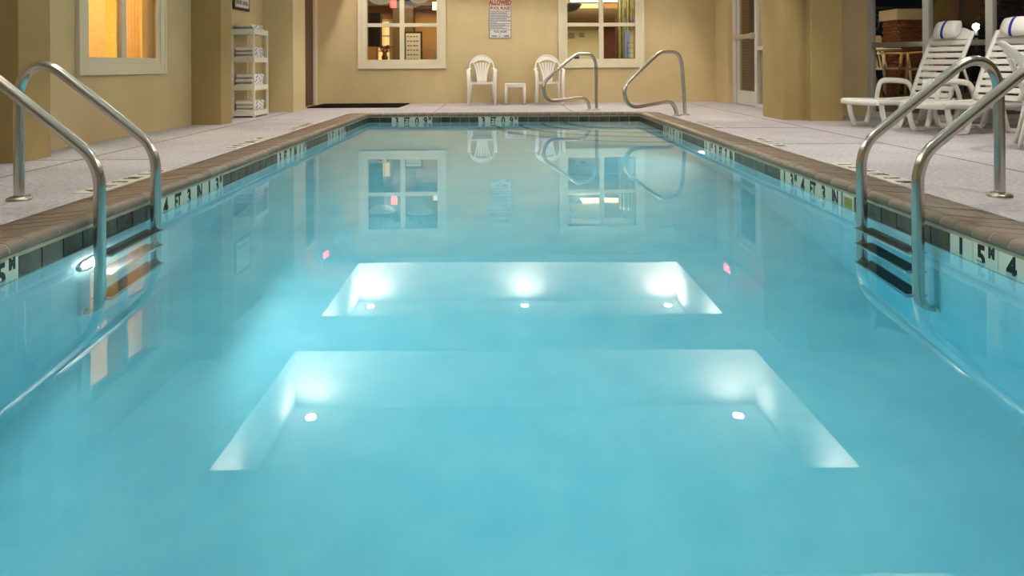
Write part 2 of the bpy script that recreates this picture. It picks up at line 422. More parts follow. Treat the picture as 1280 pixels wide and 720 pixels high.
# olive square marker by the ladder
ol = MB(); ol.box(-.060, .060, 0, .010, TB, TT); ol.mi = 1; ol.box(-.043, .043, .0095, .0115, TB + .02, TT - .016)
o = ol.build('tile', ['tile_white', 'tile_olive'], tb, side_pos('R', 3.815)); o.rotation_euler = (0, 0, ROT['R']); o['label'] = 'olive square tile with white border'
dk = MB(); dk.box(-.06, .06, 0, .010, TB, TT); o = dk.build('tile', 'black_plastic', tb, side_pos('L', 8.35)); o.rotation_euler = (0, 0, ROT['L']); o['label'] = 'black tile beside the depth marker'
for side, a0, a1 in (('L', YN, YF), ('R', YN, YF), ('F', XL, XR), ('N', XL, XR)):
    blocked = sorted([(m0, m1) for sd, m0, m1, _ in MK if sd == side] + ([(3.752, 3.878)] if side == 'R' else []) + ([(8.285, 8.415)] if side == 'L' else []))
    cur = a0; gaps = []
    for b0, b1 in blocked: gaps.append((cur, b0)); cur = b1
    gaps.append((cur, a1))
    for g0, g1 in gaps:
        n = max(0, round((g1 - g0) / P_))
        if n == 0: continue
        c = (g1 - g0) / n
        for i in range(n):
            o = link_mesh('tile', tm, tb, side_pos(side, g0 + c * (i + .5)), (0, 0, ROT[side])); o.scale.x = c / P_

# deck depth markers flat in the deck
def deck_marker(side, a0, a1, ce):
    c = (a1 - a0) / len(ce); x = (XL - COP - .075) if side == 'L' else (XR + COP + .075)
    mb = MB()
    for i in range(len(ce)): q = a0 + c * (i + .5) - (a0 + a1) / 2; mb.box(-.066, .066, q - c / 2 + .002, q + c / 2 - .002, -.01, .0025)
    o = mb.build('depth_marker', 'deck_marker', floor); o.location = (x, (a0 + a1) / 2, 0)
    items = []
    for i, (ch, small) in enumerate(ce):
        q = c * (i + .5) - (a1 - a0) / 2
        if side == 'L': base = Matrix.Translation((0, q, .003)) @ Matrix.Rotation(PI / 2, 4, 'Z')
        else: base = Matrix.Translation((0, -q, .003)) @ Matrix.Rotation(-PI / 2, 4, 'Z')
        items.append((glyph(ch, .118, sx=.62 if len(ch) > 1 else .85), base))
        if small: items.append((glyph(small, .052), base @ Matrix.Translation((.045, .03, 0))))
    link_mesh('lettering', join_meshes('lettering', items, 'black_letter'), o)
for side, a0, a1, ce in MK:
    if side in 'LR': deck_marker(side, a0, a1, ce)

# walls ---------------------------------------------------------------
def wall_panel(name, u0, u1, z0, z1, th, holes, m, loc=(0, 0, 0), rz=0, label=None):
    """wall in local XZ, thickness th along +y, rectangular holes (u0,u1,z0,z1)"""
    us = sorted({u0, u1, *[h[0] for h in holes], *[h[1] for h in holes]}); zs = sorted({z0, z1, *[h[2] for h in holes], *[h[3] for h in holes]})
    solid = lambda a, b, c, d: not any(h[0] <= a and b <= h[1] and h[2] <= c and d <= h[3] for h in holes)
    mb = MB(); idx = {}
    def V(u, yy, z):
        k = (round(u, 5), yy, round(z, 5))
        if k not in idx: idx[k] = len(mb.v); mb.v.append((u, yy, z))
        return idx[k]
    def face(*p): mb.f.append(tuple(V(*q) for q in p)); mb.m.append(0); mb.sm.append(False)
    nu, nz = len(us) - 1, len(zs) - 1
    S = [[solid(us[i], us[i + 1], zs[k], zs[k + 1]) for k in range(nz)] for i in range(nu)]
    for i in range(nu):
        for k in range(nz):
            if not S[i][k]: continue
            a, b, c, d = us[i], us[i + 1], zs[k], zs[k + 1]
            face((a, 0, c), (b, 0, c), (b, 0, d), (a, 0, d)); face((a, th, d), (b, th, d), (b, th, c), (a, th, c))
            if i == 0 or not S[i - 1][k]: face((a, th, c), (a, 0, c), (a, 0, d), (a, th, d))
            if i == nu - 1 or not S[i + 1][k]: face((b, 0, c), (b, th, c), (b, th, d), (b, 0, d))
            if k == 0 or not S[i][k - 1]: face((a, 0, c), (a, th, c), (b, th, c), (b, 0, c))
            if k == nz - 1 or not S[i][k + 1]: face((a, 0, d), (b, 0, d), (b, th, d), (a, th, d))
    o = mb.build(name, m); o.location = loc; o.rotation_euler = (0, 0, rz); o['kind'] = 'structure'
    if label: o['label'] = label
    return o
HZ = CZ + .05
G2 = (-2.305, -1.115, .757, 1.945); G3 = (1.145, 2.335, .757, 1.945)
wall_panel('wall_back', -3.3, 3.85, -.05, HZ, .14, [G2, G3], 'stucco', (0, 12.45, 0), BACK_A)
# left wall runs along y: local u -> +y ; rotate by 90 deg, thickness towards -x
LW_A = PI / 2 - math.atan(.035)
def left_pt(y): return (lx(y), y)
G1 = (6.19 - 0, 7.34 - 0, .745, 2.0)
o = wall_panel('wall_left', -4.0, 10.6, -.05, HZ, .14, [G1], 'stucco', (lx(0), 0, 0), LW_A)
pl = MB(); pl.box(-3.9, -3.32, 4.95, 5.30, -.05, HZ); struct('pillar_wall', pl, 'stucco_olive', bevel=.006)
pl = MB(); pl.box(-3.8, -3.16, 8.11, 8.43, -.05, HZ); struct('pillar_wall', pl, 'stucco_olive', bevel=.006)
pl = MB(); pl.box(-3.8, -2.98, 10.3, 10.93, -.05, HZ); struct('pillar_wall', pl, 'stucco', bevel=.006)
# short wall with the brown door beyond the pillar
wall_panel('wall_left', 10.9, 12.6, -.05, HZ, .14, [(11.12, 12.02, -.06, 2.03)], 'stucco', (-3.12, 0, 0), PI / 2)
# right-hand side
pr = MB(); pr.box(3.76, 4.0, 11.97, 12.75, -.05, HZ); struct('wall_right', pr, 'stucco')
pr = MB(); pr.box(3.82, 4.0, 9.0, 11.97, 2.10, HZ); struct('wall_right', pr, 'stucco')
pr = MB(); pr.box(3.27, 3.62, 8.36, 9.02, -.05, HZ); struct('pillar_wall', pr, 'stucco_olive', bevel=.006)
pr = MB(); pr.box(3.53, 3.90, 8.22, 9.02, -.05, HZ); struct('pillar_wall', pr, 'stucco_olive', bevel=.012)
pr = MB(); pr.box(3.88, 4.58, 8.92, 9.04, -.05, HZ); struct('wall_right', pr, 'stucco')
wall_panel('wall_right', -4, 5.2, -.05, HZ, .14, [], 'stucco', (7.1, 0, 0), PI / 2)
wall_panel('wall_near', -4.2, 7.2, -.05, HZ, .14, [], 'stucco', (0, -2.7, 0), 0)

# ceiling with coffers
COF = [(-.95, 1.5), (2.2, 4.66), (5.87, 8.31), (9.51, 12.02)]
CX0, CX1, CD = -2.40, 2.905, .64
c = MB()
c.box(-4.3, CX0, -2.8, 13.2, CZ, CZ + .08); c.box(CX1, 4.1, -2.8, 13.2, CZ, CZ + .08); c.prism([(4.1, -2.8), (7.3, -2.8), (7.3, 5.2), (4.70, 9.06), (4.1, 9.06)], CZ, CZ + .08, 'XY')
prev = -2.8
for y0, y1 in COF: c.box(CX0, CX1, prev, y0, CZ, CZ + .08); prev = y1
c.box(CX0, CX1, prev, 13.2, CZ, CZ + .08)
for y0, y1 in COF:
    c.box(CX0 - .05, CX0, y0 - .05, y1 + .05, CZ + .08, CZ + CD); c.box(CX1, CX1 + .05, y0 - .05, y1 + .05, CZ + .08, CZ + CD)
    c.box(CX0, CX1, y0 - .05, y0, CZ + .08, CZ + CD); c.box(CX0, CX1, y1, y1 + .05, CZ + .08, CZ + CD)
    c.box(CX0 - .05, CX1 + .05, y0 - .05, y1 + .05, CZ + CD, CZ + CD + .06)
struct('ceiling', c, 'ceiling_white')

ring = MB(); ring.lathe([(.085, 0), (.085, -.012), (.062, -.016), (.056, .002)])
ring_me = ring.mesh('trim_ring', 'white_paint')
lens = MB(); lens.lathe([(.0001, -.006), (.03, -.007), (.055, -.003), (.056, .0)]); lens_me = lens.mesh('lens', 'lamp_lens')
def can(x, y, z, label, power, spread=2.6, group=None):
    t = thing('ceiling_light', label, 'light', (x, y, z), 0, group)
    link_mesh('trim_ring', ring_me, t); link_mesh('lens', lens_me, t)
    light('can_light', 'AREA', (0, 0, -.03), (0, 0, 0), power, WARM, .11, spread, t)
COFN = ['behind the near pool edge', 'over the two ladders', 'over the middle of the pool', 'by the far wall']
ZC = CZ + CD
for k, (y0, y1) in enumerate(COF):
    rows = {0: [(-2.15, y1 - .3, 'left far'), (2.65, y1 - .3, 'right far')],
            1: [(-2.15, y0 + .3, ''), (2.65, y0 + .3, ''), (-2.15, y1 - .3, ''), (2.65, y1 - .3, ''), (.36, (y0 + y1) / 2, '')],
            2: [(-2.15, 8.03, ''), (2.61, 8.0, ''), (-2.15, y0 + .3, ''), (2.65, y0 + .3, '')],
            3: [(-2.15, 11.71, ''), (.357, 11.69, ''), (2.685, 11.70, ''), (-2.15, y0 + .3, ''), (2.65, y0 + .3, '')]}[k]
    for (x, y, _) in rows:
        sidew = 'window-door side' if x > 1 else ('towel-rack side' if x < -1 else 'middle')
        end = 'far end' if y > (y0 + y1) / 2 + .1 else ('near end' if y < (y0 + y1) / 2 - .1 else 'centre')
        can(x, y, ZC, 'recessed light, %s, %s of coffer %s' % (sidew, end, COFN[k]), CAN_W * ((.8, .55, .38, .48)[k] if y > (y0 + y1) / 2 or k < 2 else .88), PI, 'recessed lights in the ceiling coffers')

can(4.7, 6.15, CZ, 'added out-of-view recessed light brightening the sun loungers', 24.0, 2.7)  # extra fixture added out of view to brighten loungers and chair
# windows --------------------------------------------------------------
def window(name, g, loc, rz, label, proud=.03):
    """double-hung look, 2 x 2 panes, local XZ plane, room side is -y"""
    u0, u1, z0, z1 = g; um, zm = (u0 + u1) / 2, (z0 + z1) / 2
    t = empty(name, loc, rz); t['kind'] = 'structure'; t['label'] = label
    F = MB()
    W = .145
    # casing: outer flat, stepped inner
    for (a, b, c_, d, p) in ((u0 - W, u1 + W, z0 - W, z1 + W, proud), ):
        F.box(a, u0 - .05, -p, .0, c_, d); F.box(u1 + .05, b, -p, 0, c_, d)
        F.box(u0 - .05, u1 + .05, -p, 0, c_, z0 - .05); F.box(u0 - .05, u1 + .05, -p, 0, z1 + .05, d)
    F.box(u0 - W - .012, u1 + W + .012, -proud - .008, 0, z0 - W - .012, z0 - W + .02)
    F.box(u0 - W - .012, u0 - W + .018, -proud - .008, 0, z0 - W, z1 + W); F.box(u1 + W - .018, u1 + W + .012, -proud - .008, 0, z0 - W, z1 + W)
    F.build('casing', 'trim_cream', t, bevel=.003)
    S = MB(); a, b = -.018, .09
    S.box(u0 - .055, u0, a, b, z0 - .055, z1 + .055); S.box(u1, u1 + .055, a, b, z0 - .055, z1 + .055)
    S.box(u0, u1, a, b, z0 - .055, z0); S.box(u0, u1, a, b, z1, z1 + .055)
    S.build('sash', 'trim_cream', t, bevel=.003)
    B = MB(); B.box(um - .04, um + .04, .0, .05, z0, z1); B.build('mullion', 'trim_cream', t, bevel=.003)
    B = MB(); B.box(u0, um - .04, .002, .048, zm - .032, zm + .032); B.box(um + .04, u1, .002, .048, zm - .032, zm + .032); B.build('mullion', 'trim_cream', t, bevel=.003)
    for (a, b) in ((u0, um - .04), (um + .04, u1)):
        for (c_, d) in ((z0, zm - .032), (zm + .032, z1)):
            p = MB(); p.box(a, b, .022, .028, c_, d); p.build('pane', 'pane', t)
    return t
window('window_1', G1, (lx(0), 0, 0), LW_A, 'cream framed window with orange curtains behind')
window('window_2', G2, (0, 12.45, 0), BACK_A, 'cream framed four pane window into the lobby, exit sign seen inside')
window('window_3', G3, (0, 12.45, 0), BACK_A, 'cream framed four pane window into the lobby, brown door seen inside')

# door_1: dark brown door in the left wall
d = empty('door_1', (-3.12, 0, 0), 0); d['kind'] = 'structure'; d['label'] = 'dark brown door in cream frame at the far corner'
q = MB(); q.box(-.06, -.02, 11.15, 11.99, .01, 2.0); q.build('door_leaf', 'brown_door', d)
q = MB(); q.box(-.12, .02, 11.06, 11.14, 0, 2.09); q.box(-.12, .02, 12.0, 12.12, 0, 2.09); q.box(-.12, .02, 11.14, 12.0, 2.02, 2.09); q.build('door_frame', 'trim_cream', d)
q = MB(); q.box(-.1, .01, 11.15, 11.99, 0, .018); q.build('threshold', 'wood_tan', d)
# black entrance mat
q = MB(); q.prism([(-3.03, 11.2), (-1.60, 11.2), (-1.57, 12.32), (-3.03, 12.27)], .001, .014, 'XY')
tag(q.build('floor_mat', 'mat_black'), 'black rubber entrance mat lying at the far corner by the brown door', 'mat')

# door_2: storefront glass door, plane x = 3.87
d = empty('door_2', (3.87, 0, 0), 0); d['kind'] = 'structure'; d['label'] = 'aluminium framed glass door with push bar and sidelight'
q = MB()
q.box(-.03, .06, 11.80, 11.97, 0, 2.1); q.box(-.03, .06, 10.30, 10.38, 0, 2.1); q.box(-.03, .06, 10.83, 10.90, 0, 2.1); q.box(-.03, .06, 10.38, 11.8, 2.03, 2.1)
q.box(-.03, .06, 10.38, 10.83, 0, .05); q.box(-.03, .06, 10.38, 10.83, .86, .92); q.box(-.03, .06, 9.02, 10.3, 0, 2.1)
q.build('door_frame', 'alu_white', d)
q = MB(); q.box(-.01, .03, 10.92, 10.99, .01, 2.02); q.box(-.01, .03, 11.70, 11.79, .01, 2.02); q.box(-.01, .03, 10.99, 11.70, 1.93, 2.02); q.box(-.01, .03, 10.99, 11.70, .01, .23)
q.build('door_leaf', 'alu_white', d)
for (a, b, z0, z1) in ((10.99, 11.70, .23, 1.93), (10.38, 10.83, .05, .86), (10.38, 10.83, .92, 2.03)):
    q = MB(); q.box(.008, .014, a, b, z0, z1); q.build('pane', 'pane_dark', d)
q = MB(); q.box(-.07, -.045, 11.02, 11.72, 1.05, 1.12); q.box(-.07, -.01, 10.96, 11.04, 1.04, 1.13); q.box(-.07, -.01, 11.70, 11.78, 1.04, 1.13); q.build('push_bar', 'alu', d, bevel=.004)

# window_4: bay glazing from (4.57,8.95) towards the viewer
BA = math.atan2(-.839, .544)
def bayw(u, v=0, z=0):  # world point of bay-local
    return Vector((4.57 + .544 * u + .839 * v, 8.95 - .839 * u + .544 * v, z))
bay = empty('window_4', (4.57, 8.95, 0), BA); bay['kind'] = 'structure'; bay['label'] = 'aluminium framed glass wall facing the dark patio'
# local +x runs along the bay; room side is local -y
LB = 4.55; sill0, sill1 = .85, .91
mull = [.02, .70, 1.36, 2.04, 2.72, 3.40, 4.08, LB - .03]
for i, u in enumerate(mull):
    q = MB(); wd = .035; q.box(u - wd, u + wd, -.05, .05, 0, CZ); q.build('mullion', 'alu_white', bay)
    if i:
        q = MB(); q.box(u - wd - .022, u - wd, .03, .05, sill1, CZ); q.build('mullion', 'wood_tan', bay)
q = MB(); q.box(0, LB, -.045, .045, sill0, sill1); q.build('transom', 'alu', bay)
q = MB(); q.box(0, LB, -.045, .045, 0, .06); q.build('bottom_rail', 'alu_white', bay)
for a, b in zip(mull, mull[1:]):
    for z0, z1 in ((.06, sill0), (sill1, CZ)):
        q = MB(); q.box(a + .035, b - .035, -.004, .004, z0, z1); q.build('pane', 'pane_coated', bay)
# ------------------------------------------------------------------ room behind window_1
r = MB(); r.box(-5.6, -5.5, 5.6, 9.2, 0, 2.6); r.box(-5.6, -3.75, 9.1, 9.2, 0, 2.6); r.box(-5.6, -3.75, 5.5, 5.6, 0, 2.6); r.box(-5.6, -3.75, 5.5, 9.2, 2.5, 2.6); r.box(-5.6, -3.75, 5.5, 9.2, -.05, 0)
struct('wall_side_room', r, 'wall_yellow')
def translucent(nm):
    nt = M[nm].node_tree; N = nt.nodes; L = nt.links; b = N['Principled BSDF']; t = N.new('ShaderNodeBsdfTranslucent')
    src = b.inputs['Base Color'].links[0].from_socket if b.inputs['Base Color'].links else None
    if src: L.new(src, t.inputs[0])
    mx = N.new('ShaderNodeMixShader'); mx.inputs[0].default_value = .6
    L.new(b.outputs[0], mx.inputs[1]); L.new(t.outputs[0], mx.inputs[2]); L.new(mx.outputs[0], N['Material Output'].inputs[0])
translucent('curtain_orange')
def curtain(name, x, y0, y1, z0, z1, m, label, n=40, amp=.018, waves=7, axis='Y', grp=None):
    mb = MB(); vs = []
    for i in range(n + 1):
        t = i / n; a = y0 + (y1 - y0) * t; off = amp * math.sin(t * waves * 2 * PI)
        for z in (z0, z1): vs.append((x + off, a, z) if axis == 'Y' else (a, x + off, z))
    mb.add(vs, [(2 * i, 2 * i + 2, 2 * i + 3, 2 * i + 1) for i in range(n)], True)
    o = mb.build(name, m); 
    return tag(o, label, 'curtain', grp)
curtain('curtain', -3.86, 6.15, 7.02, .02, 2.45, 'curtain_orange', 'wide orange patterned curtain hanging behind the side window, beside the thick pillar')
curtain('curtain', -3.86, 7.25, 7.70, .02, 2.45, 'curtain_orange', 'narrow orange patterned curtain behind the far pane of the side window')
light('side_room_lamp', 'AREA', (-4.6, 7.2, 2.4), (0, 0, 0), ROOM_W, (1, .66, .30), .8)
# ------------------------------------------------------------------ lobby behind the far windows
L0 = 12.75
r = MB(); r.box(-4.2, 4.4, 16.3, 16.4, 0, 2.7); r.box(-4.3, -4.2, L0, 16.4, 0, 2.7); r.box(4.3, 4.4, L0 + .3, 16.4, 0, 2.7)
struct('wall_lobby', r, 'lobby_wall')
r = MB(); r.box(-4.3, 4.4, L0, 16.4, 2.6, 2.7); struct('ceiling_lobby', r, 'lobby_ceiling')
r = MB(); r.box(-4.3, 4.4, L0, 16.4, -.05, 0); struct('floor_lobby', r, 'lobby_brown')
r = MB(); r.box(1.9, 2.26, 16.22, 16.3, 0, 1.95); r.mi = 0
r = MB(); r.box(.9, 2.30, 16.2, 16.3, 0, 2.6); r.box(2.72, 3.4, 16.2, 16.3, 0, 2.6); struct('wall_lobby', r, 'lobby_cream')
r = MB(); r.box(-2.40, -1.95, 15.9, 16.3, 0, 2.6); r.box(-3.4, 1.0, 15.9, 16.28, 1.98, 2.32); r.box(1.0, 3.4, 15.9, 16.14, 1.60, 1.9); struct('beam_lobby', r, 'lobby_beam')
light('lobby_lamp', 'AREA', (-1.9, 14.6, 2.55), (0, 0, 0), LOBBY_W, (1, .74, .42), 1.2)
light('lobby_lamp', 'AREA', (2.0, 14.8, 2.55), (0, 0, 0), LOBBY_W * 1.9, (1, .86, .58), 1.2)
def flat(name, x0, x1, z0, z1, y, m, label, cat, th=.03, parent=None):
    q = MB(); q.box(x0, x1, y - th, y, z0, z1)
    return tag(q.build(name, m, parent), label, cat)
# seen through window_2
flat('wall_speaker', -2.55, -2.30, 1.02, 1.66, 13.9, 'black_plastic', 'tall black speaker cabinet mounted beyond the lobby window', 'speaker', .22)
t = thing('glazed_door', 'white lobby door with warm lit glass panes', 'door', (-2.62, 16.28, 0))
q = MB(); q.box(-.17, .17, -.05, -.01, 0, 1.70); q.build('door_leaf', 'trim_cream', t)
for i in range(2):
    for k in range(4):
        q = MB(); q.box(-.15 + i * .13, -.04 + i * .13, -.06, -.05, .32 + k * .34, .62 + k * .34); q.build('pane', 'lit_pane', t)
t = thing('poster_frame', 'black framed poster of dark script on the lobby wall', 'picture', (-1.9, 15.85, 0))
q = MB(); q.box(-.24, .16, -.04, 0, .62, 1.40); q.build('frame', 'black_plastic', t)
q = MB(); q.box(-.20, .12, -.045, -.04, .66, 1.36); q.build('paper', 'paper', t)
q = MB()
for k in range(6): 
    zz = 1.28 - k * .1
    for a in range(4): q.box(-.17 + a * .065, -.125 + a * .065 + random.uniform(-.01, .01), -.047, -.045, zz, zz + .02)
q.build('lettering', 'black_letter', t)['kind'] = 'stuff'
t = thing('exit_sign', 'red glowing exit sign inside the lobby, seen through the window', 'sign', (-2.22, 15.0, 1.93))
q = MB(); q.box(-.09, .03, -.03, 0, -.07, .10); q.build('housing', 'exit_lobby', t)
flat('light_box', -1.45, -1.05, 1.82, 1.99, 15.2, 'light_panel', 'bright ceiling light panel in the lobby above the framed poster', 'light', .05)
def pendant(x, y, z, r_, m, label):
    t = thing('pendant_lamp', label, 'lamp', (x, y, z))
    q = MB(); q.lathe([(.001, -.02), (r_ * .45, 0), (r_ * .8, .06), (r_, .13), (r_ * .97, .13), (r_ * .75, .07), (.001, 0)]); q.build('bowl', m, t)
    q = MB(); q.tube([(0, 0, .02), (0, 0, 2.6 - z)], .008, 8)
    for k in range(3):
        a = k * 2 * PI / 3; q.tube([(r_ * .9 * math.cos(a), r_ * .9 * math.sin(a), .12), (0, 0, .36)], .006, 6)
    q.build('rod', 'dark_bowl', t)
pendant(-2.35, 14.0, 1.86, .27, 'bowl_glass', 'frosted glass bowl pendant hanging nearest the black speaker')
pendant(-1.60, 14.0, 1.88, .25, 'bowl_glass', 'frosted glass bowl pendant hanging above the framed poster')
pendant(1.33, 14.0, 1.70, .24, 'dark_bowl', 'dark metal bowl pendant hanging inside the lobby beyond the back rail')
q = MB(); q.box(-3.2, -.8, 14.3, 14.7, .70, .76); q.box(-3.1, -.9, 14.35, 14.65, 0, .70); tag(q.build('lobby_counter', 'brown_door'), 'dark brown counter below the lobby window with the poster', 'counter')
t = thing('dried_flowers', 'vase of dried reddish flowers on the lobby counter', 'flowers', (-2.35, 14.5, .76))
q = MB(); q.lathe([(.001, 0), (.05, 0), (.07, .06), (.04, .13), (.045, .15)]); q.build('vase', 'wood_tan', t)
q = MB()
for k in range(26):
    a, b, rr = random.uniform(0, 2 * PI), random.uniform(.2, 1), random.uniform(.08, .2)
    q.tube([(0, 0, .12), (rr * math.cos(a) * b, rr * math.sin(a) * b, .16 + rr * .6)], .004, 5); q.lathe([(.001, 0), (.025, .01), (.02, .035), (.001, .04)], (rr * math.cos(a) * b, rr * math.sin(a) * b, .16 + rr * .6), 6)
q.build('stems', 'flower_red', t)
flat('red_panel', -1.36, -1.1, .6, 1.5, 15.6, 'lobby_brown', 'dark red wood panel beside the framed poster in the lobby', 'panel', .05)
flat('leaflet_stand', -1.38, -1.26, .76, 1.0, 14.55, 'paper', 'small white leaflet stand on the lobby counter', 'leaflet', .03)
# seen through window_3
flat('lobby_door', 2.30, 2.72, 0, 1.59, 16.2, 'lobby_brown', 'reddish brown lobby door seen through window beyond the rails', 'door', .05)
flat('lobby_post', 2.36, 2.55, 0, 1.6, 14.9, 'lobby_brown', 'brown wooden post inside the lobby beside the green curtains', 'post', .08)
flat('wall_frame', 1.50, 1.64, 1.27, 1.37, 16.18, 'iron', 'small rectangular picture frame on the cream lobby wall', 'picture', .02)
flat('wall_plaque', 1.75, 1.86, 1.30, 1.37, 16.18, 'iron', 'small arched plaque beside the picture on the lobby wall', 'plaque', .02)
flat('ceiling_panel', 1.45, 2.5, 1.98, 2.08, 15.6, 'lobby_ceiling', 'long glowing light cove under the lobby ceiling', 'light', .3)
curtain('curtain', 14.6, 2.36, 2.50, .7, 2.1, 'curtain_green', 'pale green lobby curtain hanging beside the brown post', 12, .02, 2, 'X')
curtain('curtain', 14.6, 2.52, 2.66, 1.35, 2.1, 'curtain_green', 'short tied back green curtain above the lobby desk', 12, .02, 2, 'X')
flat('lobby_screen', 2.62, 2.74, 1.42, 1.56, 14.5, 'screen_blue', 'small blue lit television hanging beside the lobby curtains', 'television', .06)
flat('glass_partition', 2.52, 2.62, .75, 1.6, 14.7, 'lit_blue_glass', 'glass partition with a painted-in pale blue glow behind the lobby desk', 'partition', .02)
flat('wood_cupboard', 2.70, 2.82, .75, 1.5, 14.7, 'wood_tan', 'tan wooden cupboard behind the lobby desk', 'cupboard', .2)
q = MB(); q.box(2.2, 3.1, 14.0, 14.4, .72, .78); q.box(2.25, 3.05, 14.05, 14.35, 0, .72); tag(q.build('lobby_desk', 'black_plastic'), 'black desk below the lobby window beyond the rails', 'desk')
t = thing('wire_rack', 'black wire rack standing on the lobby desk', 'rack', (2.55, 14.2, .78))
q = MB()
for x in (-.07, .07): q.tube([(x, 0, 0), (x, 0, .34)], .005, 6)
for z in (.1, .2, .3): q.tube([(-.07, 0, z), (.07, 0, z)], .004, 6)
q.build('wire_frame', 'railing', t)
q = MB(); q.lathe([(.001, 0), (.05, 0), (.055, .1), (.03, .12), (.001, .12)], n=10); o = q.build('desk_pot', 'black_plastic'); o.location = (1.48, 14.2, .72); tag(o, 'small dark pot on a ledge at the corner of the lobby window', 'pot')
q = MB(); q.box(1.3, 1.75, 14.05, 14.35, 0, .72); tag(q.build('side_table', 'lobby_cream'), 'cream side table carrying the small dark pot in the lobby', 'table')

# ------------------------------------------------------------------ outdoors beyond the glazing
r = MB(); r.add([(3.95, 7.0, -.06), (40, -8, -.06), (40, 40, -.06), (3.95, 40, -.06)], [(0, 1, 2, 3)]); struct('ground_outside', r, 'patio')
r = MB(); r.box(4.75, 11, 9.15, 14, -.05, .20); 
o = struct('patio_floor', r, 'patio')
t = thing('brick_pier', 'red brick garden pier with pale stone cap beyond the glass', 'pier', (5.95, 10.6, .2))
q = MB(); q.box(-.20, .20, -.17, .23, 0, 1.08); q.build('core', 'grout', t)
bm_ = MB(); bm_.box(-.062, .062, 0, .035, -.02, .02); bme = bm_.mesh('brick', 'brick_red')
for k in range(22):
    z = .03 + k * .049
    for i in range(3):
        x = -.20 + .135 * (i + .5) + (.033 if k % 2 else -.0)
        link_mesh('brick', bme, t, (min(x, .16), -.195, z))
        link_mesh('brick', bme, t, (-.225, -.17 + .135 * (i + .5) - (.03 if k % 2 else 0), z), (0, 0, -PI / 2))
q = MB(); q.box(-.25, .25, -.22, .28, 1.08, 1.24); q.build('cap', 'stone_cap', t, bevel=.01)
t = thing('brick_wall_pier', 'tall brick building pier outside the glass door', 'pier', (4.16, 12.95, 0))
q = MB(); q.box(-.15, .25, -.1, .6, 0, 2.6); q.build('core', 'grout', t)
for k in range(50):
    for i in range(3):
        link_mesh('brick', bme, t, (-.15 + .068 + .135 * i, -.13, .03 + k * .05))
        link_mesh('brick', bme, t, (-.175, -.03 + .14 * i, .03 + k * .05), (0, 0, -PI / 2))
q = MB()
q.tube([(0, 0, .86), (4.5, 0, .86)], .018, 8); q.tube([(0, 0, .12), (4.5, 0, .12)], .014, 8)
for k in range(46): q.tube([(k * .1, 0, 0), (k * .1, 0, .86)], .008, 6)
t = thing('patio_railing', 'black metal railing along the dark patio', 'railing', (6.4, 11.6, .2), -.5); q.build('bars', 'railing', t)
def slat_chair(x, y, z, rz, label, m):
    t = thing('patio_chair', label, 'chair', (x, y, z), rz, None)
    q = MB(); q.box(-.22, .22, -.22, .22, .36, .39); q.build('seat', m, t, bevel=.006)
    q = MB()
    q.obox((-.20, .23, .60), (.02, 0, 0), (0, .012, 0), (0, .06, .25)); q.obox((.20, .23, .60), (.02, 0, 0), (0, .012, 0), (0, .06, .25)); q.obox((0, .285, .81), (.22, 0, 0), (0, .012, 0), (0, .01, .05))
    q.build('back_frame', m, t)
    for k in range(5):
        q = MB(); q.obox((-.13 + k * .065, .235, .59), (.014, 0, 0), (0, .007, 0), (0, .05, .21)); q.build('slat', m, t)
    for sx in (-1, 1):
        q = MB(); q.tube([(sx * .235, -.2, .58), (sx * .24, .0, .60), (sx * .235, .22, .60)], .014, 8, .03); q.build('armrest', m, t)
        for sy in (-1, 1):
            q = MB(); q.tube([(sx * .215, sy * .2, .58 if sy < 0 else .38), (sx * .24, sy * .25, 0)], [.022, .016], 8); q.build('leg', m, t)
    return t
slat_chair(5.45, 10.25, .2, .3, 'white slatted patio chair behind the patio table', 'patio_white')
slat_chair(5.55, 9.50, .2, -1.9, 'tan slatted patio chair with armrests beside the low patio table', 'patio_wood')
t = thing('patio_table', 'round white patio table outside between two slatted chairs', 'table', (4.93, 9.62, .2))
q = MB(); q.lathe([(.001, .62), (.36, .62), (.375, .635), (.36, .65), (.001, .65)], n=28); q.build('tabletop', 'patio_white', t)
for k in range(3):
    a = k * 2 * PI / 3 + .5; q = MB(); q.tube([(.1 * math.cos(a), .1 * math.sin(a), .62), (.06 * math.cos(a), .06 * math.sin(a), .3), (.30 * math.cos(a), .30 * math.sin(a), 0)], .022, 8); q.build('leg', 'patio_wood', t)
# ironwork trellis with sign board
for k in range(1):
    light('patio_fill', 'AREA', (4.5, 12.3, 2.5), (0, 0, 0), NIGHT_W * .3, (1, .72, .42), .3)  # added fill without a fixture, lights the brick pier outside the door
t = thing('iron_trellis', 'pale scrolled ironwork panel beside the brick garden pier', 'trellis', (6.7, 12.6, .2))
q = MB()
for k in range(4):
    cx = -.45 + k * .3
    q.tube([(cx + .12 * (1 - i / 26) * math.cos(i * .45), 0, 1.15 + .17 * (1 - i / 30) * math.sin(i * .45)) for i in range(24)], .012, 6)
q.tube([(-.7, 0, 1.42), (.7, 0, 1.42)], .02, 6); q.tube([(-.7, 0, .9), (.7, 0, .9)], .02, 6); q.tube([(-.7, 0, 0), (-.7, 0, 1.7), (.7, 0, 1.7), (.7, 0, 0)], .025, 6)
q.build('scrolls', 'iron', t)
t = thing('street_lamp', 'bright white street lamp shining in the distant dark', 'lamp', (16.15, 24.5, 0))
q = MB(); q.tube([(0, 0, 0), (0, 0, 1.8)], .06, 8); q.build('pole', 'railing', t)
q = MB(); q.lathe([(.001, -.11), (.08, -.08), (.11, 0), (.08, .08), (.001, .11)], (0, 0, 1.88), 16); q.build('globe', 'street_light', t)
